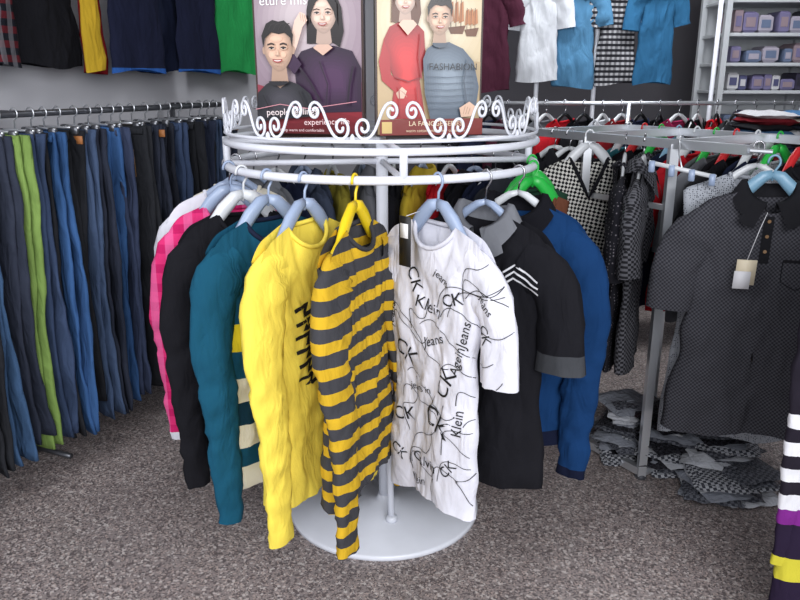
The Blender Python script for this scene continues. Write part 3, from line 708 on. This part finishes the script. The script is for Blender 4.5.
b=B(); rb=random.Random(9); pc=[(80,82,118),(120,114,150),(56,52,72),(170,164,178),(104,118,146),(46,44,56),(150,132,140),(200,200,204)]
for z,hh in((.16,.2),(.51,.2),(.86,.2),(1.19,.2),(1.48,.11),(1.65,.12),(1.83,.14),(2.03,.22)):
    x=x0+.06
    while x<x1-.12:
        w=rb.uniform(.05,.12); h_=hh*rb.uniform(.6,1); k=rb.randrange(8); b.box((x+w/2,yf+.14,z+.003+h_/2),(w*.92,.2,h_),plain('box_%d'%k,pc[k],.4))
        b.box((x+w/2,yf+.038,z+.003+h_*.5),(w*.6,.004,h_*.45),plain('box_label_%d'%(7-k),pc[7-k],.4)); x+=w+rb.choice([0,0,.03])
o=b.obj('shelf_of_boxes'); flatobj(o)
b=B(); b.box((2.2,3.95,.55),(.9,.4,1.1),plain('counter_grey',(120,120,126),.5)); b.box((2.2,3.95,1.12),(.95,.44,.04),sm); o=b.obj('display_counter'); flatobj(o)
b=B(); fc=[(120,30,40),(200,200,204),(40,44,60),(150,140,130),(70,110,150),(30,30,34)]
for k in range(4):
    z=1.160
    for q in range(8):
        c=fc[(k*3+q)%6]; b.pillow((1.87+k*.22+rb.uniform(-.01,.01),3.95,z),(.21,.3,.036),cloth('folded_%d'%((k*3+q)%6),c),rb.uniform(-.08,.08),q+k*5); z+=.031
o=b.obj('pile_of_folded_clothes')
# ---------------------------------------------------------------- striped dress at right edge
b=B(); 
b.tube([(1.22,1.85,1.35),(2.1,1.85,1.35)],.012,chrome,8); 
for x in(2.08,1.6): b.tube([(x,1.85,0),(x,1.85,1.35)],.013,chrome,8)
for x in(2.08,1.6): b.tube([(x,1.65,.013),(x,2.05,.013)],.012,chrome,8)
b.obj('side_garment_rack')
sd=stripes('black_white_stripe',(225,225,230),(30,28,34),.05,.5)
pb=bands('purple_yellow_knit',[(-2,(38,28,50)),(-1.15,(200,190,60)),(-1.08,(38,28,50)),(-.98,(120,40,130)),(-.93,(220,220,225)),(-.89,(34,30,40)),(-.85,(220,220,225)),(-.81,(34,30,40)),(-.77,(220,220,225)),(-.73,(34,30,40)),(-.69,(220,220,225)),(-.65,(34,30,40))],-2,0)
garment('striped_shirt',(1.46,1.85,1.362),math.radians(60),sd,hmat=HM['white'],W=.2,hem=-.85,sl=-.8,seed=170,thick=.03)
garment('striped_long_dress',(1.265,1.85,1.362),math.radians(15),pb,hmat=HM['white'],W=.2,hem=-1.28,sl=-1.1,seed=171,flare=.03)
# ---------------------------------------------------------------- lights
w=bpy.data.worlds.new('World'); S.world=w; w.use_nodes=True
w.node_tree.nodes['Background'].inputs[0].default_value=(.90,.93,1,1); w.node_tree.nodes['Background'].inputs[1].default_value=.92
def area(name,loc,tgt,size,sy,en,col):
    l=bpy.data.lights.new(name,'AREA'); l.shape='RECTANGLE'; l.size=size; l.size_y=sy; l.energy=en; l.color=col
    o=bpy.data.objects.new(name,l); S.collection.objects.link(o); o.location=loc
    o.rotation_euler=(Vector(tgt)-Vector(loc)).to_track_quat('-Z','Y').to_euler(); return o
area('doorway_daylight',(.9,-1.3,2.3),(0,2.6,.5),2.4,1.8,125,(.96,.97,1))
area('back_fill_light',(1.3,4.2,2.85),(1.3,4.6,0),1.6,.3,36,(.95,.97,1))  # added fill lamp brightening the back shelves, no tube fixture modelled
area('left_fill_light',(-1.4,.4,2.5),(-.8,2.4,.2),1.2,1.2,28,(.96,.97,1))  # added fill lamp to lift the floor from the left, no window here
# ---------------------------------------------------------------- camera
cam=bpy.data.cameras.new('camera'); cam.sensor_width=36; cam.lens=33.75; cam.clip_start=.05
co=bpy.data.objects.new('camera',cam); S.collection.objects.link(co); co.location=(0,0,1.55); co.rotation_euler=(math.radians(90-16.4),0,0)
S.camera=co
